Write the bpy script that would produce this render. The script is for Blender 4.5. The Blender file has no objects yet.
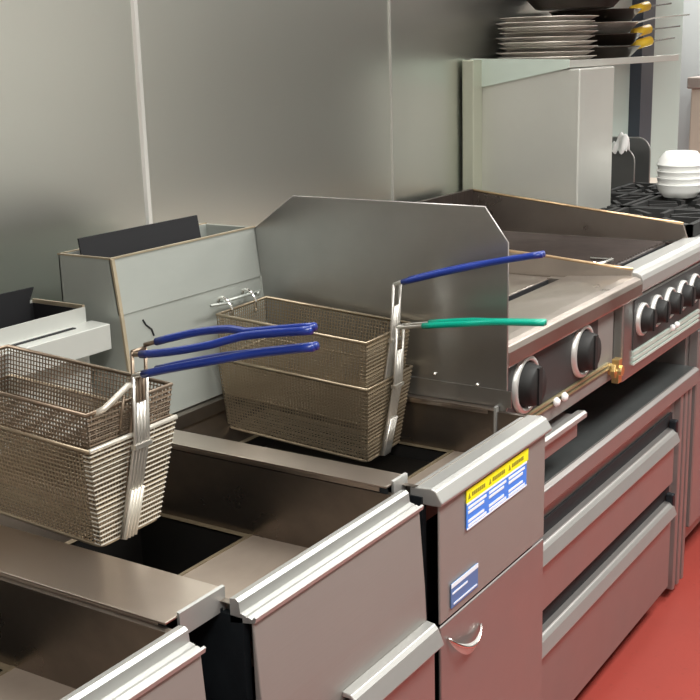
import bpy, bmesh, math, random
from mathutils import Vector, Matrix, Euler
random.seed(7)
S = bpy.context.scene
COL = S.collection
V = Vector

# ------------------------------------------------------------------ camera
cam_d = bpy.data.cameras.new('camera')
cam = bpy.data.objects.new('camera', cam_d); COL.objects.link(cam)
S.camera = cam
cam_d.sensor_width = 36.0
cam_d.sensor_fit = 'HORIZONTAL'
cam_d.lens = 1164.7 / 700 * 36.0
cam_d.clip_start = 0.02
yaw, pit, rol = (math.radians(a) for a in (33.1758, -14.3764, -1.5589))
fw = V((math.cos(yaw)*math.cos(pit), math.sin(yaw)*math.cos(pit), math.sin(pit)))
r0 = fw.cross(V((0, 0, 1))).normalized(); u0 = r0.cross(fw)
rr = math.cos(rol)*r0 + math.sin(rol)*u0
uu = -math.sin(rol)*r0 + math.cos(rol)*u0
m = Matrix((rr, uu, -fw)).transposed().to_4x4()
m.translation = V((-0.9588, -0.768, 1.5038))
cam.matrix_world = m

# ------------------------------------------------------------------ world, lights, exposure
W = bpy.data.worlds.new('world'); S.world = W
W.use_nodes = True
W.node_tree.nodes['Background'].inputs[0].default_value = (0.95, 0.97, 1.0, 1)
W.node_tree.nodes['Background'].inputs[1].default_value = 0.25
def area(name, loc, sx, sy, power, color=(1, .97, .92), rot=(0, 0, 0)):
    d = bpy.data.lights.new(name, 'AREA'); d.shape = 'RECTANGLE'
    d.size = sx; d.size_y = sy; d.energy = power; d.color = color
    o = bpy.data.objects.new(name, d); COL.objects.link(o)
    o.location = loc; o.rotation_euler = rot
    return o
# fluorescent troffers over the aisle, and two lamps in the hood
area('ceiling_lamp', (-0.9, -1.0, 2.58), 1.2, 0.6, 42, (1, 1, .95))
area('ceiling_lamp', (1.2, -1.0, 2.58), 1.2, 0.6, 46, (1, 1, .95))
area('ceiling_lamp', (3.3, -1.0, 2.58), 1.2, 0.6, 50, (1, 1, .95))
area('ceiling_lamp', (4.9, 0.75, 2.58), 0.8, 0.6, 40, (1, 1, .96))
area('hood_lamp', (0.62, 0.25, 2.13), 0.9, 0.3, 7.5, (1, 1, .95))
area('hood_lamp', (1.9, 0.35, 2.13), 0.9, 0.3, 8, (1, 1, .95))
S.view_settings.view_transform = 'Standard'
S.view_settings.look = 'None'
S.view_settings.gamma = 1.0
S.view_settings.exposure = 0.40
try: S.view_settings.use_curve_mapping = False
except Exception: pass

# ------------------------------------------------------------------ materials
MATS = {}
def mat(name, col, metal=0.0, rough=0.5, var=0.0, vscale=(6, 6, 6), col2=None, rvar=0.0, bump=0.0, bscale=(200, 8, 8), ior=1.45, spots=None):
    if name in MATS: return MATS[name]
    M = bpy.data.materials.new(name); M.use_nodes = True
    nt = M.node_tree; N = nt.nodes; L = nt.links
    b = N['Principled BSDF']
    b.inputs['Base Color'].default_value = (*col, 1)
    b.inputs['Metallic'].default_value = metal
    b.inputs['Roughness'].default_value = rough
    b.inputs['IOR'].default_value = ior
    if var or rvar or bump or spots:
        tc = N.new('ShaderNodeTexCoord')
        def noise(scale, detail=4, r=.6):
            mp = N.new('ShaderNodeMapping'); mp.inputs['Scale'].default_value = scale
            L.new(tc.outputs['Object'], mp.inputs['Vector'])
            n = N.new('ShaderNodeTexNoise'); n.inputs['Scale'].default_value = 1.0
            n.inputs['Detail'].default_value = detail; n.inputs['Roughness'].default_value = r
            L.new(mp.outputs[0], n.inputs['Vector'])
            return n.outputs['Fac']
        if var or rvar: f = noise(vscale)
        base = None
        if var:
            mx = N.new('ShaderNodeMix'); mx.data_type = 'RGBA'
            c2 = col2 or tuple(c*(1-var) for c in col)
            mx.inputs[6].default_value = (*col, 1); mx.inputs[7].default_value = (*c2, 1)
            rp = N.new('ShaderNodeMapRange'); rp.inputs[1].default_value = .22; rp.inputs[2].default_value = .80
            L.new(f, rp.inputs[0]); L.new(rp.outputs[0], mx.inputs[0])
            base = mx.outputs[2]
        if spots:
            sc, lo, hi, c3 = spots
            f3 = noise((sc, sc, sc), 2, .5)
            rp3 = N.new('ShaderNodeMapRange'); rp3.inputs[1].default_value = lo; rp3.inputs[2].default_value = hi
            L.new(f3, rp3.inputs[0])
            m3 = N.new('ShaderNodeMix'); m3.data_type = 'RGBA'
            m3.inputs[6].default_value = (*col, 1); m3.inputs[7].default_value = (*c3, 1)
            if base: L.new(base, m3.inputs[6])
            L.new(rp3.outputs[0], m3.inputs[0]); base = m3.outputs[2]
        if base: L.new(base, b.inputs['Base Color'])
        if rvar:
            rp = N.new('ShaderNodeMapRange'); rp.inputs[1].default_value = .3; rp.inputs[2].default_value = .7
            rp.inputs[3].default_value = rough - rvar; rp.inputs[4].default_value = rough + rvar
            L.new(f, rp.inputs[0]); L.new(rp.outputs[0], b.inputs['Roughness'])
        if bump:
            f2 = noise(bscale, 3, .6)
            bp = N.new('ShaderNodeBump'); bp.inputs['Strength'].default_value = bump; bp.inputs['Distance'].default_value = .002
            L.new(f2, bp.inputs['Height']); L.new(bp.outputs[0], b.inputs['Normal'])
    MATS[name] = M
    return M
bright = mat('bright_steel', (.46, .46, .445), .62, .40, var=.10, vscale=(5, 20, 20), rvar=.05)
upperm = mat('upper_panel_steel', (.36, .345, .325), .55, .50, var=.06, vscale=(3, 3, 3), bump=.08, bscale=(6, 6, 260))
panelm = mat('brushed_panel_steel', (.41, .39, .38), .80, .42, var=.08, vscale=(3, 3, 3), rvar=.05, bump=.10, bscale=(6, 6, 260))
wallm = mat('wall_sheet_steel', (.66, .675, .635), 1.0, .31, var=.05, vscale=(2.2, 2, 1.1), rvar=.0, bump=.05, bscale=(160, 6, 4))
tankm = mat('greasy_shaded_tank_steel', (.27, .23, .195), .95, .34, var=.45, vscale=(7, 7, 9), rvar=.10)  # tank grease, with the shade of the walls put into the colour
burnt = mat('burnt_well', (.012, .011, .010), .1, .55, var=.3, vscale=(20, 20, 20))
stripm = mat('brown_tinted_steel', (.58, .50, .44), 1.0, .32, var=.22, vscale=(5, 2, 6))
stain = mat('oil_varnish', (.25, .20, .13), .35, .4, var=.5, vscale=(40, 40, 40))
galv = mat('pale_green_grey_sheet', (.43, .455, .425), .45, .42, var=.14, vscale=(4, 4, 9), rvar=.06)
galvd = mat('tan_stained_edge', (.50, .42, .30), .5, .5, var=.4, vscale=(14, 14, 14))
blackm = mat('black_sheet', (.008, .008, .010), 0, .75)  # plain black for plates, linings, slots and gaps
bezelm = mat('bezel_metal', (.70, .70, .68), .55, .38)
gapm = mat('dark_blue_side_sheet', (.045, .055, .065), .7, .45, var=.7, vscale=(12, 12, 7))
shieldm = mat('splash_guard_steel', (.47, .47, .46), 1.0, .36, var=.22, vscale=(3, 4, 4), rvar=.08, bump=.08, bscale=(8, 8, 200))
wirem = mat('basket_wire', (.38, .31, .22), .70, .40)
frontm = mat('pale_front_wire', (.70, .66, .58), .5, .38)  # paler than the wire of the basket sides
brackm = mat('bracket_steel', (.62, .60, .56), .9, .34)
wirebr = mat('browned_basket_wire', (.36, .28, .21), .8, .42, var=.4, vscale=(25, 25, 25))
chrome = mat('chrome_rod', (.86, .85, .82), 1.0, .18)
blue = mat('blue_vinyl_grip', (.012, .032, .21), 0, .28)
green = mat('green_vinyl_grip', (.0, .31, .21), 0, .28)
oil = mat('dark_oil', (.006, .005, .004), 0, .35)
platem = mat('griddle_plate', (.58, .52, .47), 1.0, .34, var=.25, vscale=(5, 5, 5), rvar=.08)
darkplate = mat('seasoned_griddle_plate', (.060, .045, .040), .55, .42, var=.5, vscale=(9, 9, 9), bump=.4, bscale=(60, 3, 3))
rimgold = mat('heat_tinted_rim', (.62, .43, .26), .9, .35, var=.4, vscale=(10, 10, 10))
blackplastic = mat('black_knob', (.012, .012, .012), 0, .6)
slopem = mat('lit_tank_slope_steel', (.42, .345, .285), .55, .40, var=.25, vscale=(6, 8, 8), rvar=.08)  # same metal as the tank, lightened to imitate its bright reflection
trimtan = mat('tan_trim', (.40, .34, .20), .6, .4)
trimw = mat('seam_cover', (.82, .82, .79), .6, .35)
ctrl = mat('control_panel_steel', (.33, .325, .31), .6, .5, var=.1, vscale=(5, 5, 5))
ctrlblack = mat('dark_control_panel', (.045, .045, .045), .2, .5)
brass = mat('brass_fitting', (.85, .62, .28), .9, .28)
castiron = mat('cast_iron', (.018, .018, .018), .1, .8, var=.4, vscale=(30, 30, 30))
whitem = mat('white_ceramic', (.88, .88, .86), 0, .25)
clothm = mat('white_cloth', (.9, .9, .89), 0, .9)
alum = mat('aluminium_pan', (.70, .65, .60), .5, .42, var=.3, vscale=(18, 18, 60))
darkpan = mat('dark_pan', (.07, .055, .045), .6, .38, var=.5, vscale=(14, 14, 14))
yellow = mat('yellow_sleeve', (.92, .60, .04), 0, .45)
labely = mat('yellow_label', (.96, .88, .02), 0, .4)
labelb = mat('blue_label', (.06, .24, .82), 0, .4)
labelw = mat('white_print', (.80, .87, .97), 0, .4)
labelk = mat('olive_print', (.30, .27, .03), 0, .5)
plateb = mat('blue_data_plate', (.11, .24, .52), .3, .4)
chromew = mat('white_clip', (.9, .9, .9), 0, .4)
red_floor = mat('red_floor_coating', (.37, .058, .044), 0, .45, var=.18, vscale=(3, 3, 3), rvar=.06, spots=(60, .62, .72, (.30, .050, .038)))
paint = mat('off_white_paint', (.74, .73, .69), 0, .6)
beige = mat('beige_panel', (.60, .52, .43), 0, .5)
ceilm = mat('ceiling_tile', (.72, .72, .70), 0, .8)
hoodm = mat('hood_steel', (.42, .41, .40), .9, .4)
lampm = None

# ------------------------------------------------------------------ mesh helpers
def rootpos(o):
    p = V((0, 0, 0))
    while o is not None:
        p = p + o.location; o = o.parent
    return p
class MB:
    def __init__(s): s.v = []; s.f = []; s.sm = []
    def add(s, vs, fs, smooth=False):
        k = len(s.v); s.v += [tuple(x) for x in vs]
        s.f += [tuple(i+k for i in f) for f in fs]; s.sm += [smooth]*len(fs)
        return s
    def box(s, x0, x1, y0, y1, z0, z1):
        vs = [(x, y, z) for z in (z0, z1) for y in (y0, y1) for x in (x0, x1)]
        return s.add(vs, [(0, 2, 3, 1), (4, 5, 7, 6), (0, 1, 5, 4), (2, 6, 7, 3), (0, 4, 6, 2), (1, 3, 7, 5)])
    def prism(s, poly, a0, a1, axis='x'):
        # poly in the two remaining axes (x: (y,z), y: (x,z), z: (x,y))
        def p(a, q):
            return {'x': (a, q[0], q[1]), 'y': (q[0], a, q[1]), 'z': (q[0], q[1], a)}[axis]
        n = len(poly)
        vs = [p(a0, q) for q in poly] + [p(a1, q) for q in poly]
        fs = [tuple(range(n))[::-1], tuple(range(n, 2*n))] + [(i, (i+1) % n, n+(i+1) % n, n+i) for i in range(n)]
        return s.add(vs, fs)
    def tube(s, pts, r, seg=8, closed=False, caps=True, radii=None):
        pts = [V(p) for p in pts]; n = len(pts)
        ref = None; rings = []
        for i in range(n):
            a = pts[(i-1) % n] if (closed or i > 0) else pts[i]
            b = pts[(i+1) % n] if (closed or i < n-1) else pts[i]
            t = (b-a).normalized()
            if ref is None:
                ref = t.orthogonal().normalized()
            ref = (ref - t*ref.dot(t))
            if ref.length < 1e-6: ref = t.orthogonal()
            ref.normalize(); bi = t.cross(ref)
            rad = radii[i] if radii else r
            rings.append([pts[i] + rad*(math.cos(2*math.pi*k/seg)*ref + math.sin(2*math.pi*k/seg)*bi) for k in range(seg)])
        vs = [p for rg in rings for p in rg]; fs = []
        for i in range(n if closed else n-1):
            j = (i+1) % n
            for k in range(seg):
                fs.append((i*seg+k, i*seg+(k+1) % seg, j*seg+(k+1) % seg, j*seg+k))
        if not closed and caps:
            fs.append(tuple(range(seg))[::-1]); fs.append(tuple((n-1)*seg+k for k in range(seg)))
        return s.add(vs, fs, seg > 5)
    def lathe(s, prof, c=(0, 0, 0), seg=28, axis='z', smooth=True):
        # prof: list of (radius, height)
        vs = []; n = len(prof)
        for (r, h) in prof:
            for k in range(seg):
                a = 2*math.pi*k/seg; x, y = r*math.cos(a), r*math.sin(a)
                q = {'z': (x, y, h), 'y': (x, h, y), '-y': (x, -h, y)}[axis]
                vs.append((c[0]+q[0], c[1]+q[1], c[2]+q[2]))
        fs = [(i*seg+k, i*seg+(k+1) % seg, (i+1)*seg+(k+1) % seg, (i+1)*seg+k) for i in range(n-1) for k in range(seg)]
        s.add(vs, fs, smooth)
        return s
    def build(s, name, m, parent=None, bevel=0.0, segs=2, recalc=True):
        me = bpy.data.meshes.new(name)
        off = rootpos(parent) if parent else V((0, 0, 0))
        me.from_pydata([tuple(V(p)-off) for p in s.v], [], s.f)
        for p, sm in zip(me.polygons, s.sm): p.use_smooth = sm
        bm = bmesh.new(); bm.from_mesh(me)
        if recalc: bmesh.ops.recalc_face_normals(bm, faces=bm.faces)
        if bevel:
            ed = [e for e in bm.edges if len(e.link_faces) == 2 and e.calc_face_angle(0) > .5]
            bmesh.ops.bevel(bm, geom=ed, offset=bevel, segments=segs, profile=.5, affect='EDGES', clamp_overlap=True)
        bm.to_mesh(me); bm.free()
        me.materials.append(m)
        o = bpy.data.objects.new(name, me); COL.objects.link(o)
        if parent: o.parent = parent
        return o
def B(x0, x1, y0, y1, z0, z1): return MB().box(x0, x1, y0, y1, z0, z1)
def thing(name, label, cat, loc=(0, 0, 0), group=None):
    o = bpy.data.objects.new(name, None); COL.objects.link(o)
    o.empty_display_size = .05; o.location = loc
    tag(o, label, cat, group); return o
def tag(o, label, cat, group=None):
    o['label'] = label; o['category'] = cat
    if group: o['group'] = group
    return o
def struct(o): o['kind'] = 'structure'; return o
def part_label(o, t): o['label'] = t; return o
def copy_tree(o, parent=None):
    c = o.copy(); COL.objects.link(c)
    if parent: c.parent = parent
    for ch in list(o.children): copy_tree(ch, c)
    return c

# ------------------------------------------------------------------ the room
YW = 0.8463
struct(B(-3.0, 6.2, -2.6, 2.6, -.1, 0).build('floor', red_floor))
struct(B(-3.0, 6.2, -2.6, 2.6, 2.6, 2.7).build('ceiling', ceilm))
struct(B(-3.0, 3.12, YW, YW+.1, 0, 2.6).build('wall_back', wallm))
struct(B(3.12, 4.2, YW, YW+.1, 0, 2.6).build('wall_back_far', mat('pale_wall_paint', (.54, .66, .62), 0, .6)))
struct(B(-3.0, 6.2, -2.7, -2.6, 0, 2.6).build('wall_front', paint))
struct(B(6.2, 6.3, -2.6, 2.6, 0, 2.6).build('wall_right', paint))
struct(B(-3.1, -3.0, -2.6, 2.6, 0, 2.6).build('wall_left', paint))
struct(B(4.2, 6.2, 2.5, 2.6, 0, 2.6).build('wall_far', paint))
# joint covers between the steel wall sheets
for nm, xs, w, trimw in (('trim_1', .783, .009, trimw), ('trim_2', 1.739, .003, mat('dull_seam_cover', (.62, .62, .59), .9, .4))):
    struct(MB().prism([(xs-w, YW), (xs+w, YW), (xs+w*.55, YW-.005), (xs-w*.55, YW-.005)], .95, 2.6, 'z').build(nm, trimw))
# unseen, added across the aisle to darken steel reflections: a counter and a dark refrigerator
pcn = thing('reflection_counter', 'long dark unseen counter added across the aisle for reflections in the steel', 'counter', (1.0, -1.75, 0))
B(-1.6, 3.6, -2.2, -1.28, .12, .86).build('reflection_counter_body', ctrlblack, pcn, .004)
B(-1.65, 3.65, -2.25, -1.24, .86, .90).build('reflection_counter_top', ctrlblack, pcn, .004)
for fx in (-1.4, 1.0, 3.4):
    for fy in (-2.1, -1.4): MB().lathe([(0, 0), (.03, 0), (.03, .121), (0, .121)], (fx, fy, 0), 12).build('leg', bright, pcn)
rf = thing('reflection_fridge', 'unseen dark double refrigerator across the aisle, past the preparation counter', 'reflection_fridge', (5.15, -1.7, 0))
fridgem = mat('dark_grey_door', (.085, .085, .08), .2, .5)
B(4.40, 5.90, -2.2, -1.28, .08, 2.05).build('reflection_fridge_body', fridgem, rf, .006)
B(4.42, 5.14, -1.28, -1.24, .14, 2.0).build('door', fridgem, rf, .006)
B(5.16, 5.88, -1.28, -1.24, .14, 2.0).build('door', fridgem, rf, .006)
for fx in (4.5, 5.8):
    for fy in (-2.1, -1.4): MB().lathe([(0, 0), (.03, 0), (.03, .081), (0, .081)], (fx, fy, 0), 12).build('leg', bright, rf)
# unseen hood over the cooking line, added for its reflection in the steel
hood = MB().prism([(YW-.002, 2.18), (-.25, 2.18), (-.25, 2.02), (-.235, 2.02), (-.235, 2.165), (YW-.002, 2.165)], -2.9, 3.9, 'x')
hood = hood.build('unseen_hood', hoodm); tag(hood, 'long stainless hood, unseen, added over the cooking line for reflections', 'hood')

# ------------------------------------------------------------------ deep fryers
FW = .394
def deep_fryer(label, x0, dz, plain_front=False, tall=False):
    x1 = x0 + FW
    t = thing('deep_fryer', label, 'deep fryer', ((x0+x1)/2, .35, 0), 'deep fryers in a row along the steel wall')
    zt = .886 + dz
    # cabinet: two side panels, back, base
    sp = MB()
    sp.box(x0, x0+.004, .05, .74, .10, zt-.010).box(x1-.004, x1, .05, .74, .10, zt-.010)
    sp.box(x0, x0+.012, .018, .050, .10, zt-.014).box(x1-.012, x1, .018, .050, .10, zt-.014)
    sp.box(x0+.004, x1-.004, .735, .74, .10, zt-.02).box(x0+.004, x1-.004, .05, .735, .10, .115)
    sp.build('cabinet', gapm, t)
    for fx in (x0+.04, x1-.04):
        for fy in (.09, .69):
            MB().lathe([(.0, 0), (.024, 0), (.024, .012), (.015, .02), (.015, .10), (.0, .10)], (fx, fy, 0), 14).build('leg', bright, t)
    # tank, open at the top (sheet surfaces)
    a, b = x0+.010, x1-.010
    zl = .770 + dz; yl = .305; yb = .545; zo = .58
    if tall: zl, yl, zo = .800, .170, .775
    k = MB()
    def q(*p): k.add(p, [tuple(range(len(p)))])
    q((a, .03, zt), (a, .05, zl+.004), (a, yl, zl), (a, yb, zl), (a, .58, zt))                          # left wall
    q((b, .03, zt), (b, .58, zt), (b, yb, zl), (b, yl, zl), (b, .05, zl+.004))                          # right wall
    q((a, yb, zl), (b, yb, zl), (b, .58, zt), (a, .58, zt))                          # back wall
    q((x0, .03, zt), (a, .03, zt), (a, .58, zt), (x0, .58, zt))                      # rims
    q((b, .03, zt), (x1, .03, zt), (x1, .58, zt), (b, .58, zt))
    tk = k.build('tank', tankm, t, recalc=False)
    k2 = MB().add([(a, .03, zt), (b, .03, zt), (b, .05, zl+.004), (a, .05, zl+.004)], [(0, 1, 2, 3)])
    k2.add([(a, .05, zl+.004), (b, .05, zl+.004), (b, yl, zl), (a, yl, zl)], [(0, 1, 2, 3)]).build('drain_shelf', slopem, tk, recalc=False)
    e = .012
    w = MB()
    for (p, r) in (((a+e, yl), (b-e, yl)), ((b-e, yl), (b-e, yb-e)), ((b-e, yb-e), (a+e, yb-e)), ((a+e, yb-e), (a+e, yl))):
        w.add([(p[0], p[1], zl), (r[0], r[1], zl), (r[0], r[1], .52), (p[0], p[1], .52)], [(0, 1, 2, 3)])
    w.build('well', burnt, tk, recalc=False)
    g = MB().box(a, a+e, yl, yb, zl-.003, zl).box(b-e, b, yl, yb, zl-.003, zl).box(a+e, b-e, yb-e, yb, zl-.003, zl)
    g.box(a, b, yl-.002, yl+.004, zl-.004, zl+.0015)
    g.build('well_rim', stain, tk)
    MB().box(a+e, b-e, yl, yb-e, zo-.01, zo).build('oil', oil, tk)
    if not plain_front:
        # ledge with a raised back ridge, a groove and a rolled outer lip
        z = .8743 + dz; zr = .893 + dz
        prof = [(.036, zr-.014), (.036, zr), (.027, zr+.0015), (.0225, zr-.002), (.021, z+.003), (.0135, z+.0015), (.0125, z-.0005), (.011, z+.001),
                (.004, z-.001), (.001, z+.0035), (-.002, z+.002), (-.0005, z-.004), (.006, z-.006), (.036, z-.012)]
        MB().prism(prof, x0, x1, 'x').build('front_ledge', bright, t)
        MB().prism([(.004, z-.006), (.007, z-.006), (.004, .115), (-.002, .115), (-.006, .70), (-.004, .75)], x0+.002, x1-.002, 'x').build('front_panel', upperm, t, .002)
        dx0 = x0 + .165
        d = B(dx0, x1-.003, -.020, -.006, .13, .684+dz).build('door', panelm, t, .003)
        h = MB().prism([(-.006, .700+dz), (-.020, .698+dz), (-.026, .692+dz), (-.036, .668+dz), (-.032, .667+dz), (-.022, .688+dz), (-.018, .692+dz), (-.006, .692+dz)], dx0, x1-.003, 'x')
        h.build('door_handle', bright, d, .0015)
    else:
        z = .868 + dz
        # thick flat rail with a broad bevelled front edge
        MB().prism([(.040, z+.016), (.005, z+.019), (-.003, z+.016), (-.014, z-.001), (-.012, z-.006), (.0, z-.008), (.040, z-.008)], x0+.003, x1+.006, 'x').build('front_ledge', bright, t, .0018)
        fp = MB().prism([(-.004, z-.008), (.000, z-.008), (.000, .668), (-.004, .668)], x0+.012, x1, 'x').build('front_panel', upperm, t, .002)
        d = MB().prism([(-.0045, .664), (.000, .664), (.000, .13), (-.0075, .13)], x0+.012, x1-.002, 'x').build('door', panelm, t, .002)
        hm = MB(); n = 16; ra = []
        for i in range(n+1):
            u = i/n; ang = math.pi*u
            c = V((x0+.032+.110*u, -.007, .638-.026*u)); k_ = math.sin(ang)**.8
            ra.append((c + V((0, -.014*k_, -.022*k_)), c + V((0, -.008*k_, -.034*k_-.003)), c + V((0, -.010*k_, -.017*k_)), c))
        for i in range(n):
            for k_ in range(4):
                p, r = ra[i][k_], ra[i+1][k_]; p2, r2 = ra[i][(k_+1) % 4], ra[i+1][(k_+1) % 4]
                if k_ == 3 : continue
                if k_ == 2: continue
                hm.add([p, r, r2, p2], [(0, 1, 2, 3)], True)
            hm.add([ra[i][0], ra[i+1][0], ra[i+1][2], ra[i][2]], [(0, 1, 2, 3)], True)
        dh = hm.build('door_handle', bezelm, d)
        MB().tube([a_[0] for a_ in ra], .0022, 8).build('handle_rim', chrome, dh)
        yf = -.0055
        lb = B(.518, .735, yf-.001, yf+.0005, .792, .834).build('warning_label', labelb, fp)
        part_label(lb, 'blue instruction label with pale print and a yellow heading band')
        hd = B(.518, .741, yf-.0013, yf+.0005, .8345, .855).build('label_heading', labely, lb)
        tw = MB()
        for c in range(3):
            cx = .522 + c*.0715
            n = 5
            for rw in range(n):
                zz = .8275 - rw*.0072
                wd = .062 if rw % 2 == 0 else .054
                if rw == 2: continue
                tw.box(cx, cx+wd, yf-.0017, yf-.001, zz-.0042, zz)
        tw.box(.518, .735, yf-.0017, yf-.001, .8312, .8342).box(.518, .735, yf-.0017, yf-.001, .7905, .793)
        tw.build('label_print', labelw, lb)
        tb = MB()
        for c in range(3):
            cx = .526 + c*.071
            tb.prism([(cx-.004, .840), (cx+.004, .840), (cx, .849)], yf-.0019, yf-.0013, 'y')
            for j in range(7):
                tb.box(cx+.009+j*.0066, cx+.0135+j*.0066, yf-.0019, yf-.0013, .8415, .8480)
        tb.build('label_print', labelk, hd)
        dp = B(.467, .556, yf-.001, yf+.0005, .682, .722).build('data_plate', plateb, fp)
        part_label(dp, 'small blue data plate with a pale border')
        B(.467, .556, yf-.0016, yf-.001, .715, .722).box(.470, .520, yf-.0016, yf-.001, .704, .707).box(.474, .552, yf-.0016, yf-.001, .686, .6885).build('plate_print', labelw, dp)
    return t
f1 = deep_fryer('nearest deep fryer, its open tank cut off by the lower left corner of the picture', -.089-FW, .004)
f2 = deep_fryer('middle deep fryer with open black well and a long bright door handle', 0, -.002)
f3 = deep_fryer('deep fryer at the end beside the splash guard, with blue and yellow warning label', .424, 0, True, True)

def open_box(mb, x0, x1, y0, y1, z0, z1, th):
    mb.box(x0, x1, y0, y0+th, z0, z1).box(x0, x1, y1-th, y1, z0, z1).box(x0, x0+th, y0+th, y1-th, z0, z1).box(x1-th, x1, y0+th, y1-th, z0, z1)
    return mb
palem = mat('pale_grey_sheet', (.58, .59, .56), .4, .42, var=.1)
def low_flue(t, x0, x1):
    m = MB(); open_box(m, x0+.002, x1-.002, .64, .765, .885, 1.103, .003)
    fl = m.build('flue', palem, t)
    MB().prism([(.598, 1.076), (.640, 1.078), (.640, 1.033), (.637, 1.033), (.637, 1.070), (.601, 1.070), (.601, 1.033), (.598, 1.033)], x0-.002, x1+.010, 'x').build('basket_hanger', palem, t, .001)
    B(x0, x1-.045, .620, .628, 1.0735, 1.0785).build('hanger_slot', blackm, t)
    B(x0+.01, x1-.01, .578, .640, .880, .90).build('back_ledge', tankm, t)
    MB().prism([(.642, 1.100), (.762, 1.100), (.762, 1.1065), (.642, 1.1065)], x1-.006, x1-.001, 'x').build('flue_edge', galvd, fl)
    B(x0+.006, x1-.006, .644, .761, 1.0, 1.01).build('flue_floor', blackm, fl)
    MB().prism([(x0+.012, 1.02), (x1-.030, 1.02), (x1-.018, 1.106), (x1-.006, 1.128), (x0+.012, 1.131)], .7545, .7575, 'y').build('flue_baffle', blackm, fl)
    open_box(MB(), x0+.0055, x1-.0055, .6435, .7615, .90, 1.0995, .001).build('black_lining', blackm, fl)  # plain black sheet inside the flue walls
low_flue(f2, 0, FW); low_flue(f1, -.089-FW, -.089)
# tall flue of the last fryer
x0, x1 = .424, .818
m_ = MB()
th = .004
m_.prism([(.606, 1.180), (.610, 1.180), (.598, 1.085), (.594, 1.085)], x0, x1, 'x')
m_.prism([(.5965, 1.092), (.600, 1.092), (.586, .890), (.578, .890)], x0+.002, x1-.002, 'x')
for xa in (x0, x1-th):
    m_.prism([(.606, 1.180), (.728, 1.180), (.728, .70), (.584, .70), (.578, .89), (.594, 1.085)], xa, xa+th, 'x')
m_.box(x0, x1, .724, .728, .70, 1.180)
fl3 = m_.build('flue', galv, f3, .0006)
e_ = MB()
e_.prism([(x0-.001, .604), (x1, .604), (x1, .609), (x0-.001, .609)], 1.1795, 1.1825, 'z')
e_.prism([(x0-.001, .609), (x0+.004, .609), (x0+.004, .729), (x0-.001, .729)], 1.1795, 1.1825, 'z')
e_.prism([(x0, .725), (x1, .725), (x1, .729), (x0, .729)], 1.1795, 1.1825, 'z')
e_.prism([(.606, 1.180), (.6015, 1.180), (.590, 1.085), (.576, .93), (.581, .93), (.594, 1.085)], x0-.001, x0+.006, 'x')
e_.build('flue_edge', galvd, fl3)
B(x0+.005, x1-.005, .612, .723, 1.09, 1.10).build('flue_floor', blackm, fl3)
MB().prism([(.672, 1.10), (.675, 1.10), (.692, 1.208), (.689, 1.208)], .437, .748, 'x').build('flue_baffle', blackm, fl3)
part_label(fl3.children[-1], 'black sooty plate sticking up out of the flue')
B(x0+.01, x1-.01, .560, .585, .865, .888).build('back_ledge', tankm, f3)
hm_ = MB().tube([(.68, .590, 1.062), (.68, .560, 1.062), (.62, .560, 1.068)], .003, 6).tube([(.76, .590, 1.062), (.76, .560, 1.062), (.76, .560, 1.068)], .003, 6)
hm_.tube([(.665, .5675, 1.0655), (.775, .5675, 1.0655)], .003, 8)
hm_.build('basket_hanger', galv, f3)
pc = MB(); random.seed(3)
pp = [(.478, .5935, 1.068), (.484, .5925, 1.058), (.496, .5915, 1.048), (.500, .5905, 1.036)]
pc.tube(pp, .0016, 5).build('scratch_mark', blackm, fl3)

# joining strips over the gaps between the fryers
def strip(label, xa, xb, ya, yb, z, flange=.03, xfa=None):
    m = MB().box(xa, xb, ya, yb, z-.003, z)
    m.box(xa, xa+.002, ya+.012, yb, z-.010, z-.003).box(xb-.002, xb, ya+.012, yb, z-.010, z-.003)
    o = m.build('joining_strip', stripm, None, .0008)
    tag(o, label, 'cover strip')
    f = MB().prism([(ya-.003, z+.003), (ya+.001, z+.004), (ya+.001, z-flange), (ya-.003, z-flange)], xfa if xfa else xa+.006, xb-.001, 'x')
    f.build('front_flange', bright, o)
    if xa < .7: MB().add([(xa+.002, ya-.002, z-.004), (xa+.002, ya+.03, z-.004), (xa+.002, ya+.03, z-.03), (xa+.002, ya-.002, z-.03)], [(0, 1, 2, 3)]).build('end_flange', gapm, o)
    return o
strip('wide brown-tinted steel cover strip between the nearest and middle fryers', -.091, .0115, .054, .578, .8957, .027, -.070)
strip('narrow steel cover strip between the middle fryer and the labelled fryer', .384, .441, .054, .556, .8957, .026, .400)
strip('steel cover strip along the foot of the tall splash guard', .800, .8155, .086, .556, .8925, .05, .802)

# splash guard on the right of the last fryer
sg = thing('splash_guard', 'tall dull steel splash guard with clipped corners at the end of the fryers', 'splash guard', (.819, .34, .89))
MB().prism([(.607, .885), (.607, 1.176), (.512, 1.2435), (.113, 1.2425), (.070, 1.184), (.070, .885)], .8175, .8205, 'x').build('guard_sheet', shieldm, sg)
ed = MB().tube([(.819, .607, 1.176), (.819, .512, 1.2435), (.819, .113, 1.2425), (.819, .070, 1.184), (.819, .070, .89)], .0018, 6)
ed.build('hemmed_edge', panelm, sg)
MB().prism([(.060, .894), (.060, .924), (.562, .928), (.562, .894)], .8155, .8175, 'x').build('foot_flange', shieldm, sg)
for yb_, zb_ in ((.212, .936), (.126, .927)):
    MB().lathe([(0, 0), (.004, 0), (.003, .003), (0, .004)], (.8165, yb_, zb_), 10).build('bolt', chrome, sg)

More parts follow.
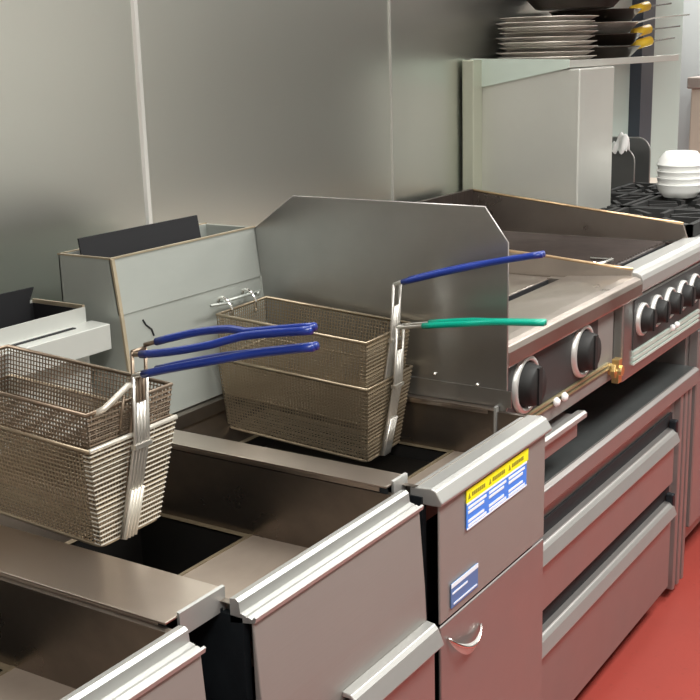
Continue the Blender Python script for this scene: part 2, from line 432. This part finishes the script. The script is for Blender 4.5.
# ------------------------------------------------------------------ fryer baskets
def basket_parts(W, L, D, Wb, inset, wire, rimmat, front):
    """parts around the local origin: the middle of the front rim, +y to the back, wires downwards"""
    out = {}
    m = MB(); sp = .0062; r = .00095
    def lerp(a, b, t): return V(a)*(1-t) + V(b)*t
    T = [V((-W/2, 0, 0)), V((W/2, 0, 0)), V((W/2, L, 0)), V((-W/2, L, 0))]
    Q = [V((-Wb/2, inset, -D)), V((Wb/2, inset, -D)), V((Wb/2, L-inset, -D)), V((-Wb/2, L-inset, -D))]
    def wireseg(a, b):
        a, b = V(a), V(b); t = (b-a).normalized(); n = t.orthogonal().normalized(); k = t.cross(n)
        c = [n*r, k*r*1, -n*r, -k*r]
        m.add([a+x for x in c] + [b+x for x in c], [(0, 1, 5, 4), (1, 2, 6, 5), (2, 3, 7, 6), (3, 0, 4, 7)])
    nh = max(3, int(D/sp))
    for i in range(4):
        j = (i+1) % 4
        for h in range(1, nh+1):
            t = h/nh
            wireseg(lerp(T[i], Q[i], t), lerp(T[j], Q[j], t))
        n = int((T[j]-T[i]).length/sp)
        for h in range(n+1):
            t = h/n
            wireseg(lerp(T[i], T[j], t), lerp(Q[i], Q[j], t))
    n = int(Wb/.008)
    for h in range(1, n): wireseg(lerp(Q[0], Q[1], h/n), lerp(Q[3], Q[2], h/n))
    n = int(L/.008)
    for h in range(1, n): wireseg(lerp(Q[0], Q[3], h/n), lerp(Q[1], Q[2], h/n))
    out['wire_mesh'] = (m, wire)
    fm = MB(); nf = int(D/.0070)
    for h in range(1, nf+1):
        t = h/nf
        a, b = lerp(T[0], Q[0], t), lerp(T[1], Q[1], t)
        fm.tube([a + V((-.0008, .010, 0)), a + V((-.0008, -.0012, 0)), b + V((.0008, -.0012, 0)), b + V((.0008, .010, 0))], .00115, 5)
    out['front_wires'] = (fm, front)
    rm = MB().tube(T, .0030, 8, closed=True)
    out['rim'] = (rm, rimmat)
    return out, T, Q
def round_poly(pts, rad, n=4):
    o = []
    for i in range(len(pts)):
        a, b, c = V(pts[i-1]), V(pts[i]), V(pts[(i+1) % len(pts)])
        p = b+(a-b).normalized()*rad; q = b+(c-b).normalized()*rad
        for k in range(n+1):
            t = k/n
            o.append(p*(1-t)**2 + b*2*t*(1-t) + q*t*t)
    return o
def make_basket(label, loc, rot, W, L, D, Wb, inset, wire, rimmat, brkmat, gripmat, htop, hstart, hx, tip, bow, dy=0.0, gs=1, brace=False, hooks=True, twist=0.0, group='wire fryer baskets'):
    t = thing('fryer_basket', label, 'fryer basket', (0, 0, 0), group)
    parts, T, Q = basket_parts(W, L, D, Wb, inset, wire, rimmat, frontm if 'whitish wire fryer' in label else wire)
    for k, (m, mt) in parts.items(): m.build(k, mt, t)
    if 'whitish wire fryer' in label: MB().tube([T[0] + V((0, -.001, .001)), T[1] + V((0, -.001, .001))], .0036, 8).build('front_bar', frontm, t)
    MB().tube(round_poly([q + V((0, 0, -.002)) for q in Q], .012), .0026, 8, closed=True).build('bottom_frame', wire, t)
    # bracket of side-by-side rods up the front face, leaning with it
    b = MB()
    for k in range(5):
        o_ = (k-2)*.0062
        b.tube([(hx-.015+o_*.9, inset-.005, -D-.001), (hx-.008+o_, dy-.005+inset*.5, -D*.5), (hx+o_, dy-.006, -.004), (hx+o_, dy-.006, htop*(.55 if 0 < k < 4 else 1.0))], .0028, 6)
    b.tube([(hx-.0124, dy-.006, htop), (hx+.0124, dy-.006, htop)], .0030, 6)
    b.box(hx-.016, hx+.016, dy-.010, dy-.001, -.016, -.010)
    br = b.build('handle_bracket', brkmat, t)
    fb = MB()
    for k in range(0 if hooks else 4):
        o_ = (k-1.5)*.0066
        fb.tube([(hx-.008+o_, dy-.0092+inset*.5, -D*.52), (hx-.015+o_*.95, inset-.0095, -D-.002), (hx-.015+o_*.95, inset+.010, -D-.0045)], .0030, 6)
    if not hooks: fb.build('bracket_foot', frontm if 'whitish wire fryer' in label else brkmat, br)
    # two coated rods running out and closing at the tip
    hs = V((hx, dy-.006, hstart)); tp = V(tip)
    for sgn in (-1, 1):
        pts = []
        n = 16
        for i in range(n+1):
            u = i/n
            w = .0115 + bow*math.sin(math.pi*min(u/.62, 1))
            if u > .5: w = .0115 + (bow*math.sin(math.pi*min(u/.62, 1))) - (.0075)*min(1, (u-.5)/.15)
            c = hs.lerp(tp, u) + V((0, 0, .004*math.sin(math.pi*u)))
            pts.append(c + V((sgn*w, 0, sgn*w*twist)))
        rod = MB().tube(pts[:gs+2], .0030, 8)
        rod.build('handle_rod', brkmat, t)
        rd = [.0052]*(n+1-gs)
        MB().tube(pts[gs:], .0050, 10, radii=rd).build('grip', gripmat, t)
    if brace:
        MB().tube([(-W*.40, .004, -.004), (-W*.33, -.006, .004), (hx-.028, -.012, .026), (hx-.016, -.010, .022)], .0042, 8).build('brace', frontm, t)
        MB().tube([(-W*.40, .003, -.004), (-W*.42, .004, -.045)], .0022, 6).build('brace', wire, t)
        MB().tube([(hx-.03, -.006, .012), (hx-.034, .002, -.045)], .0022, 6).build('brace', wire, t)
    if hooks:
        for sgn in (-1, 1):
            hx_ = sgn*W*.24
            MB().tube([(hx_, L-.004, -.018), (hx_, L-.003, .004), (hx_, L+.006, .016), (hx_, L+.018, .021), (hx_, L+.026, .018), (hx_, L+.028, .010)], .0030, 8).build('hook', chrome, t)
    t.location = loc; t.rotation_euler = Euler(rot)
    return t
b1loc = V((.1066, .2736, 1.0702)); b1rot = (.0531, 0, .0031)
b2loc = V((.7205, .2490, 1.0289)); b2rot = (.0713, -.0112, .0397)
M1 = Euler(b1rot).to_matrix(); M2 = Euler(b2rot).to_matrix()
make_basket('browned wire basket with looped blue handle, nested in the whitish basket over the middle fryer', b1loc, b1rot,
            .161, .3225, .135, .128, .007, wirebr, wirebr, wirebr, blue, .066, .066, .012, (.016, -.277, .137), .010, dy=.0, brace=True, twist=.35)
make_basket('whitish wire fryer basket with plain blue handle, outer of the pair over the middle fryer', b1loc + M1 @ V((0, -.004, -.0473)), b1rot,
            .1655, .3265, .1405, .1134, .012, wirem, wirem, brackm, blue, .084, .084, .004, (.016, -.276, .163), .004, dy=-.004, hooks=False)
make_basket('wire fryer basket with the upper blue handle, stacked inside the basket beside the splash guard', b2loc, b2rot,
            .158, .310, .150, .128, .006, wirem, wirem, brackm, blue, .088, .088, .012, (.012, -.266, .174), .003)
make_basket('wire fryer basket with the green handle, outer of the stacked pair beside the splash guard', b2loc + M2 @ V((0, -.007, -.081)), b2rot,
            .1625, .314, .137, .1175, .008, wirem, wirem, brackm, green, .094, .094, .010, (.012, -.271, .144), .001, dy=-.004, gs=3, hooks=False)

# ------------------------------------------------------------------ chef base with drawers under the griddles
cb = thing('chef_base', 'low drawer cabinet with two long steel drawers under the griddles', 'drawer cabinet', (1.45, .45, 0))
BX0, BX1 = .845, 2.10
B(BX0, 2.0, .135, .80, .06, .60).build('cabinet_body', panelm, cb, .002)
for k in range(5):
    B(2.0+.020*k, 2.016+.020*k, .118+.004*(k % 2), .80, .03, .60).build('side_post', panelm, cb, .003)
top = MB().prism([(.118, .645), (.80, .645), (.80, .60), (.113, .60), (.108, .604), (.108, .640)], BX0, BX1+.02, 'x').build('worktop', panelm, cb, .002)
B(BX0+.01, 2.118, .122, .79, .6452, .6465).build('worktop_liner', mat('dark_greasy_worktop', (.13, .14, .14), .6, .4, var=.4, vscale=(6, 6, 6)), top)
for zt in (.560, .355):
    zb = zt-.205
    d = B(BX0+.01, 1.935, .112, .136, zb+.018 if zt > .5 else .072, zt-.034).build('drawer', panelm, cb, .002)
    hb = MB().prism([(.125, zt-.034), (.112, zt-.035), (.109, zt-.038), (.104, zt-.044), (.094, zt-.068), (.099, zt-.069), (.108, zt-.048), (.112, zt-.044), (.125, zt-.044)], BX0+.01, 1.930, 'x').build('handle', bright, d, .0015)
    B(1.920, 1.94, .104, .125, zt-.05, zt-.012).build('corner_bracket', gapm, d, .004)
    B(BX0+.01, 1.96, .128, .1345, zt-.034, zt-.002).build('drawer_gap', blackm, cb)
for fx in (.93, 1.95):
    for fy in (.2, .7):
        MB().lathe([(0, 0), (.03, 0), (.03, .03), (.02, .035), (.02, .062), (0, .062)], (fx, fy, 0), 14).build('leg', bright, cb)

# ------------------------------------------------------------------ griddles
def knob(c, r, parent, m=blackplastic, bez=bezelm, depth=.03):
    """knob whose axis points to -y at the point c"""
    x, y, z = c
    kb = MB().lathe([(0, depth), (r*.62, depth), (r*.70, depth-.004), (r*.78, .006), (r*.8, 0)], (x, y, z), 24, '-y')
    kb.prism([(x-r*.14, z-r*.66), (x+r*.14, z-r*.66), (x+r*.14, z+r*.66), (x-r*.14, z+r*.66)], y-depth-.003, y-depth+.002, 'y')
    k = kb.build('knob', m, parent)
    MB().lathe([(r*.84, .0), (r*.84, .007), (r*.92, .010), (r*1.02, .007), (r*1.04, .0)], (x, y, z), 28, '-y').build('bezel', bez, k)
    return k
def griddle(label, x0, x1, xs, zrail, plate, ridged, rim):
    t = thing('griddle', label, 'griddle', ((x0+x1)/2, .45, .66), 'griddles on the drawer cabinet')
    yf = .085
    body = MB().box(x0, x1, yf+.035, .80, .790, zrail-.048).build('body', ctrl, t, .003)
    for fx in (x0+.08, x1-.08):
        for fy in (.36, .74):
            MB().lathe([(0, .6465), (.024, .6465), (.024, .67), (.016, .68), (.016, .791), (0, .791)], (fx, fy, 0), 14).build('leg', castiron, t)
    # front rail: bullnose in front, landing behind
    yr = .165 if ridged else .262
    rail = [(yr, zrail-.006 if ridged else zrail-.012), (yf+.030, zrail), (yf+.012, zrail-.001), (yf+.002, zrail-.006), (yf-.003, zrail-.016), (yf-.003, zrail-.040),
            (yf+.002, zrail-.046), (yr, zrail-.046)]
    MB().prism(rail, x0, x1, 'x').build('front_rail', platem if not ridged else bright, t, .0015)
    B(x0+.006, x1-.006, yr+.038, .765, zrail-.040, zrail-.018).build('cooking_plate', plate, t, .002)
    MB().box(x0+.006, x1-.030, yr-.004, yr+.037, zrail-.050, zrail-.046).box(x0+.006, x1-.030, yr+.0345, yr+.0375, zrail-.046, zrail-.020).build('grease_trough', blackm, t)
    B(x1-.030, x1-.002, yr, yr+.038, zrail-.044, zrail-.016).build('plate_filler', plate, t)
    # side splashes rising to the back, and the back splash
    return t, body, yf
sp_h = [(.100, .0), (.100, .006), (.30, .026), (.44, .036), (.80, .075), (.80, -.03), (.27, -.03), (.262, 0)]
def splash(t, xa, xb, zrail, rim, pts):
    poly = [(y, zrail+z) for y, z in pts]
    o = MB().prism(poly, xa, xb, 'x').build('side_splash', platem, t, .0008)
    tops = [(.5*(xa+xb), y, zrail+z) for y, z in pts if z > .0]
    MB().tube(tops, .0045, 8).build('splash_edge', rim, o)
    return o
ZA = .998
ga, gbody, yf = griddle('griddle with a clean pale steel plate and two large round knobs', .852, 1.549, 0, ZA, platem, False, rimgold)
splash(ga, .852, .856, ZA, platem, [(.27, .0), (.30, .02), (.80, .05), (.80, -.03), (.27, -.03)])
B(.852, 1.545, .785, .80, ZA-.03, ZA+.055).build('back_splash', platem, ga, .001)
# control panel: frame, dark recess, knobs, trim strips
cp = B(.852, 1.435, yf+.020, yf+.045, .785, .950).build('control_panel', ctrl, ga, .003)
B(.862, 1.335, yf+.018, yf+.021, .834, .945).build('recess', ctrlblack, cp)
for kx in (.965, 1.245): knob((kx, yf+.018, .894), .054, cp)
B(.862, 1.40, yf+.014, yf+.020, .827, .832).box(.862, 1.40, yf+.014, yf+.020, .817, .821).build('trim_strip', trimtan, cp)
for cx in (1.10, 1.14):
    MB().lathe([(0, .010), (.006, .010), (.010, .004), (.008, 0)], (cx, yf+.014, .824), 10, '-y').build('white_clip', chromew, cp)
fm = MB().lathe([(0, .030), (.012, .030), (.012, .020), (.020, .018), (.020, .008), (.014, .006), (.014, 0)], (1.418, yf+.020, .812), 8, '-y', smooth=False)
fm.box(1.408, 1.430, yf-.004, yf+.012, .784, .838)
fm.build('valve_fitting', brass, cp, .0008)
gd = B(.87, 1.225, .100, .40, .715, .762).build('grease_drawer', panelm, ga, .002)
MB().prism([(.105, .768), (.090, .770), (.084, .766), (.084, .757), (.088, .757), (.090, .763), (.105, .763)], .87, 1.235, 'x').build('drawer_handle', bright, gd)
ZB = 1.005
gb, gbody2, yf = griddle('wide griddle with a dark ridged plate and heat-tinted golden edge', 1.552, 2.105, 0, ZB, darkplate, True, rimgold)
splash(gb, 1.5495, 1.557, ZB, rimgold, [(.108, -.04), (.108, .006), (.20, .012), (.33, .022), (.44, .028), (.80, .060), (.80, -.05), (.27, -.05)])
so = splash(gb, 2.098, 2.105, ZB, rimgold, [(.150, -.01), (.165, .032), (.40, .055), (.80, .097), (.80, -.03), (.27, -.03), (.20, -.012)])
B(1.557, 2.098, .785, .80, ZB-.03, ZB+.10).build('back_splash', darkplate, gb, .001)
rb = MB()
for k in range(26):
    xx = 1.575 + k*.020
    rb.prism([(xx-.005, ZB-.019), (xx+.005, ZB-.019), (xx, ZB-.013)], .21, .76, 'y')
rb.build('plate_ridges', darkplate, gb)
MB().tube([(1.60, .255, ZB+.004), (1.60, .20, ZB+.005), (1.66, .195, ZB+.005), (1.66, .25, ZB+.004)], .004, 6).build('grate_clip', chrome, gb)
cp2 = B(1.470, 2.10, yf+.010, yf+.034, .768, .951).build('control_panel', mat('pale_control_frame', (.50, .52, .51), 1.0, .38), gb, .004)
B(1.530, 2.03, yf+.008, yf+.011, .830, .945).build('recess', ctrlblack, cp2)
for k in range(5): knob((1.580+k*.098, yf+.008, .893), .037, cp2)
mg = mat('pale_green_trim', (.62, .72, .66), .4, .4)
B(1.530, 2.03, yf+.005, yf+.010, .818, .826).box(1.530, 2.03, yf+.005, yf+.010, .806, .812).box(1.530, 2.03, yf+.005, yf+.010, .795, .800).build('trim_strip', mg, cp2)
for cx in (1.80, 1.835):
    MB().lathe([(0, .010), (.006, .010), (.009, .004), (.007, 0)], (cx, yf+.008, .826), 10, '-y').build('white_clip', chromew, cp2)

# ------------------------------------------------------------------ range with riser and high shelf
rg = thing('cooking_range', 'stainless range with black cast-iron grates and a high back shelf', 'range', (2.65, .45, 0))
RX0, RX1 = 2.13, 3.08
B(RX0, RX1, .15, .82, .10, .965).build('range_body', panelm, rg, .003)
B(RX0, RX1, .085, .150, .80, .934).build('control_panel', ctrl, rg, .006)
for k in range(8): knob((2.20+k*.115, .085, .868), .030, rg)
B(RX0+.02, RX1-.02, .122, .150, .16, .74).build('oven_door', panelm, rg, .004)
MB().tube([(RX0+.08, .125, .70), (RX0+.08, .085, .70), (RX1-.08, .085, .70), (RX1-.08, .125, .70)], .011, 8).build('door_handle', bright, rg)
MB().prism([(.085, .935), (.085, .982), (.10, .992), (.80, .992), (.80, .966), (.15, .966), (.15, .935)], RX0, RX1, 'x').build('cooktop', bright, rg, .003)
for fx in (RX0+.06, RX1-.06):
    for fy in (.2, .76):
        MB().lathe([(0, 0), (.03, 0), (.03, .03), (.02, .04), (.02, .101), (0, .101)], (fx, fy, 0), 12).build('leg', bright, rg)
for i in range(3):
    for j in range(2):
        gx0 = RX0+.012+i*.31; gy0 = .155+j*.30
        if j == 1 and i < 1: yl = .19
        else: yl = .29
        if j == 1: yl = .19
        g = MB()
        g.box(gx0, gx0+.30, gy0, gy0+.016, .993, 1.028).box(gx0, gx0+.30, gy0+yl-.016, gy0+yl, .993, 1.028)
        g.box(gx0, gx0+.016, gy0, gy0+yl, .993, 1.028).box(gx0+.284, gx0+.30, gy0, gy0+yl, .993, 1.028)
        cx, cy = gx0+.15, gy0+yl/2
        for a in range(8):
            an = a*math.pi/4
            rx = .14*math.cos(an); ry = (yl/2-.01)*math.sin(an)
            p = V((cx+rx, cy+ry, 1.028)); q = V((cx+rx*.32, cy+ry*.32, 1.028))
            n = (q-p).normalized().cross(V((0, 0, 1)))*.007
            g.add([p-n, p+n, q+n, q-n, p-n-V((0, 0, .022)), p+n-V((0, 0, .022)), q+n-V((0, 0, .012)), q-n-V((0, 0, .012))], [(0, 1, 2, 3), (7, 6, 5, 4), (0, 4, 5, 1), (1, 5, 6, 2), (2, 6, 7, 3), (3, 7, 4, 0)])
        gr = g.build('grate', castiron, rg)
        MB().lathe([(0, 1.010), (.035, 1.010), (.045, 1.004), (.045, .9925), (.0, .9925)], (cx, cy, 0), 18).build('burner', castiron, rg)
riserm = mat('riser_sheet', (.66, .66, .62), .75, .42, var=.1, vscale=(3, 3, 3))
B(2.19, 2.46, .50, .835, .993, 1.440).build('riser', riserm, rg, .004)
B(2.46, 2.62, .78, .835, .993, 1.440).build('riser_back', riserm, rg, .002)
B(2.131, 2.19, .802, .838, .993, 1.470).build('wall_flashing', mat('olive_flashing', (.50, .51, .42), .7, .45), rg, .002)
sh = MB().box(2.19, 3.16, .535, .838, 1.452, 1.458)
sh.prism([(.530, 1.463), (.535, 1.463), (.535, 1.443), (.530, 1.443)], 2.186, 3.16, 'x')
shelf = sh.build('shelf', riserm, rg, .001)
MB().prism([(.530, 1.466), (.838, 1.474), (.838, 1.385), (.530, 1.443)], 2.184, 2.188, 'x').build('shelf_end', mat('greenish_sheet', (.60, .68, .62), .5, .42), shelf)

# ------------------------------------------------------------------ pans stored on the high shelf
def plate_prof(r, h): return [(0, 0), (r*.80, 0), (r*.86, .002), (r, h), (r+.004, h), (r+.004, h+.002), (r-.002, h+.002), (r*.84, .004), (0, .003)]
zz = 1.4595
ordn = ['lowest', 'second from the bottom', 'third from the bottom', 'fourth from the bottom', 'fifth from the bottom', 'fourth from the top', 'third from the top', 'second from the top', 'topmost']
for k in range(9):
    p = MB().lathe(plate_prof(.142, .012), (0, 0, 0), 40).build('sizzle_pan', alum)
    p.location = (2.395+.012*((k*7) % 3-1), .690+.006*((k*5) % 3-1), zz)
    tag(p, 'shallow round steel pan, ' + ordn[k] + ' in the stack on the high shelf', 'pan', 'shallow round pans stacked on the high shelf')
    zz += .0142
def skillet(label, loc, rz, r, h, m, sleeve, ln=.20, rise=.035):
    t = thing('skillet', label, 'frying pan', (0, 0, 0), 'frying pans on the high shelf')
    MB().lathe([(0, 0), (r*.74, 0), (r*.80, .003), (r, h), (r+.003, h), (r+.002, h+.003), (r-.003, h+.002), (r*.78, .006), (0, .004)], (0, 0, 0), 40).build('pan_bowl', m, t)
    hd = MB()
    pts = [(r-.006, 0, h*.75), (r+.045, 0, h*.8+.010), (r+.125, 0, h*.8+rise*.7), (r+ln, 0, h*.8+rise)]
    for i in range(3):
        p, q = V(pts[i]), V(pts[i+1]); wv = V((0, .011, 0)); tv = V((0, 0, .005))
        hd.add([p-wv, p+wv, q+wv, q-wv, p-wv-tv, p+wv-tv, q+wv-tv, q-wv-tv], [(0, 1, 2, 3), (7, 6, 5, 4), (0, 4, 5, 1), (1, 5, 6, 2), (2, 6, 7, 3), (3, 7, 4, 0)])
    hn = hd.build('handle', chrome, t)
    if sleeve:
        p, q = V(pts[1]), V(pts[2])
        MB().tube([p, p.lerp(q, .5), q], .0155, 10).build('sleeve', sleeve, hn)
    t.location = loc; t.rotation_euler = (0, 0, rz)
    return t
zs = 1.4595
skillet('dark frying pan standing on the high shelf, lowest of the pan stack', (2.78, .690, zs), -.38, .145, .035, darkpan, yellow, .24)
skillet('dark frying pan with yellow handle sleeve, second up the shelf stack', (2.785, .688, zs+.039), -.34, .145, .035, darkpan, yellow, .28)
skillet('silvery frying pan with bare steel handle, third up the shelf stack', (2.775, .692, zs+.078), -.42, .140, .032, alum, None, .30)
skillet('dark frying pan with yellow sleeve near the top of the shelf stack', (2.775, .690, zs+.114), -.33, .145, .035, darkpan, yellow, .24)
skillet('wide dark frying pan laid across both pan stacks on the high shelf', (2.60, .690, zs+.153), -.25, .150, .034, darkpan, None, .2)
skillet('topmost wide browned frying pan on the high shelf', (2.66, .690, zs+.190), -.28, .150, .034, alum, None, .2)

# ------------------------------------------------------------------ far end: next appliance, bowls, cloth
nx = thing('fry_station', 'far steel work station with two dark rounded side guards beyond the range', 'work station', (3.5, .6, 0))
B(3.19, 3.72, .64, .83, .10, .930).build('station_body', panelm, nx, .004)
for fx in (3.25, 3.66):
    for fy in (.68, .79):
        MB().lathe([(0, 0), (.025, 0), (.025, .101), (0, .101)], (fx, fy, 0), 10).build('leg', bright, nx)
def guard(xa, yfr, zt, r=.05):
    pts = [(.83, .925), (.83, zt)]
    for k in range(9):
        a = math.pi/2 + k*math.pi/16
        pts.append((yfr+r+r*math.cos(a), zt-r+r*math.sin(a)))
    pts.append((yfr, .925))
    o = MB().prism(pts, xa, xa+.004, 'x').build('side_guard', mat('dark_guard_sheet', (.19, .19, .19), .8, .42, var=.2), nx)
    MB().tube([(xa+.002, y, z) for y, z in pts[1:]], .003, 6).build('guard_edge', panelm, o)
guard(3.20, .690, 1.135); guard(3.34, .680, 1.162)
B(3.36, 3.70, .66, .82, .931, .975).build('ledge', beige, nx, .003)
names = ['lowest white bowl of the stack on the black range grates', 'second lowest white bowl of the stack on the black range grates', 'middle white bowl of the stack on the black range grates',
         'second highest white bowl of the stack on the black range grates', 'topmost white bowl of the stack, turned upside down, on the black range grates']
z0 = 1.0285
for k in range(5):
    R = .072
    b = MB().lathe([(0, .001), (R*.62, .001), (R*.68, 0), (R*.94, .022), (R, .040), (R+.002, .042), (R-.004, .042), (R*.88, .024), (R*.6, .007), (0, .006)], (0, 0, 0), 36).build('bowl', whitem)
    b.location = (2.725, .372, z0)
    if k == 4: b.rotation_euler = (math.pi, 0, 0); b.location.z = z0+.0415+.019
    tag(b, names[k], 'bowl', 'stacked white bowls on the black range grates')
    z0 += .0205
# crumpled white cloth hanging over the first guard
bmc = bmesh.new()
n = 18; grid = {}
for i in range(n+1):
    for j in range(n+1):
        u = i/n; v = j/n
        y = .715 + .085*u
        s = (v-.5)*.16
        x = 3.202 + .018*math.tanh(s*40) + .006*math.sin(u*17+v*5)
        z = 1.141 + .004 - abs(s)*.30 + .045*math.exp(-((u-.25)/.28)**2)*math.exp(-(s/.03)**2) + .008*math.sin(u*21)*math.cos(v*13)
        grid[i, j] = bmc.verts.new((x, y, z))
for i in range(n):
    for j in range(n): bmc.faces.new((grid[i, j], grid[i+1, j], grid[i+1, j+1], grid[i, j+1]))
me = bpy.data.meshes.new('cloth'); bmc.to_mesh(me); bmc.free(); me.materials.append(clothm)
for p in me.polygons: p.use_smooth = True
cl = bpy.data.objects.new('cloth', me); COL.objects.link(cl)
so_ = cl.modifiers.new('thick', 'SOLIDIFY'); so_.thickness = .002
tag(cl, 'crumpled white cloth hung over the dark rounded guard beyond the range', 'cloth')
# cupboards and a post at the end of the kitchen
struct(B(3.56, 3.70, .80, YW, 0, 2.6).build('trim_3', mat('navy_dark_panel', (.05, .06, .08), 0, .5)))
cbd = thing('storage_cabinet', 'tall pale grey cabinet at the far end of the kitchen', 'cabinet', (5.3, 1.3, 0))
B(5.1, 5.6, .95, 2.4, 0, 2.2).build('cabinet_body', mat('pale_grey_door', (.55, .58, .58), .1, .5), cbd, .004)
B(5.085, 5.1, .96, 1.66, .06, 2.15).build('door', MATS['pale_grey_door'], cbd, .004)
MB().tube([(5.085, 1.05, 1.25), (5.06, 1.05, 1.25), (5.06, 1.05, 1.10), (5.085, 1.05, 1.10)], .006, 6).build('door_handle', chrome, cbd)
bc = thing('wall_cupboard', 'beige cupboard with a darker top at the far right', 'cupboard', (4.8, .6, 0))
B(4.62, 5.05, .30, .925, 0, 1.292).build('cupboard_body', beige, bc, .006)
B(4.60, 5.06, .28, .940, 1.292, 1.345).build('cupboard_top', mat('brown_grey_board', (.34, .29, .26), 0, .5), bc, .006)
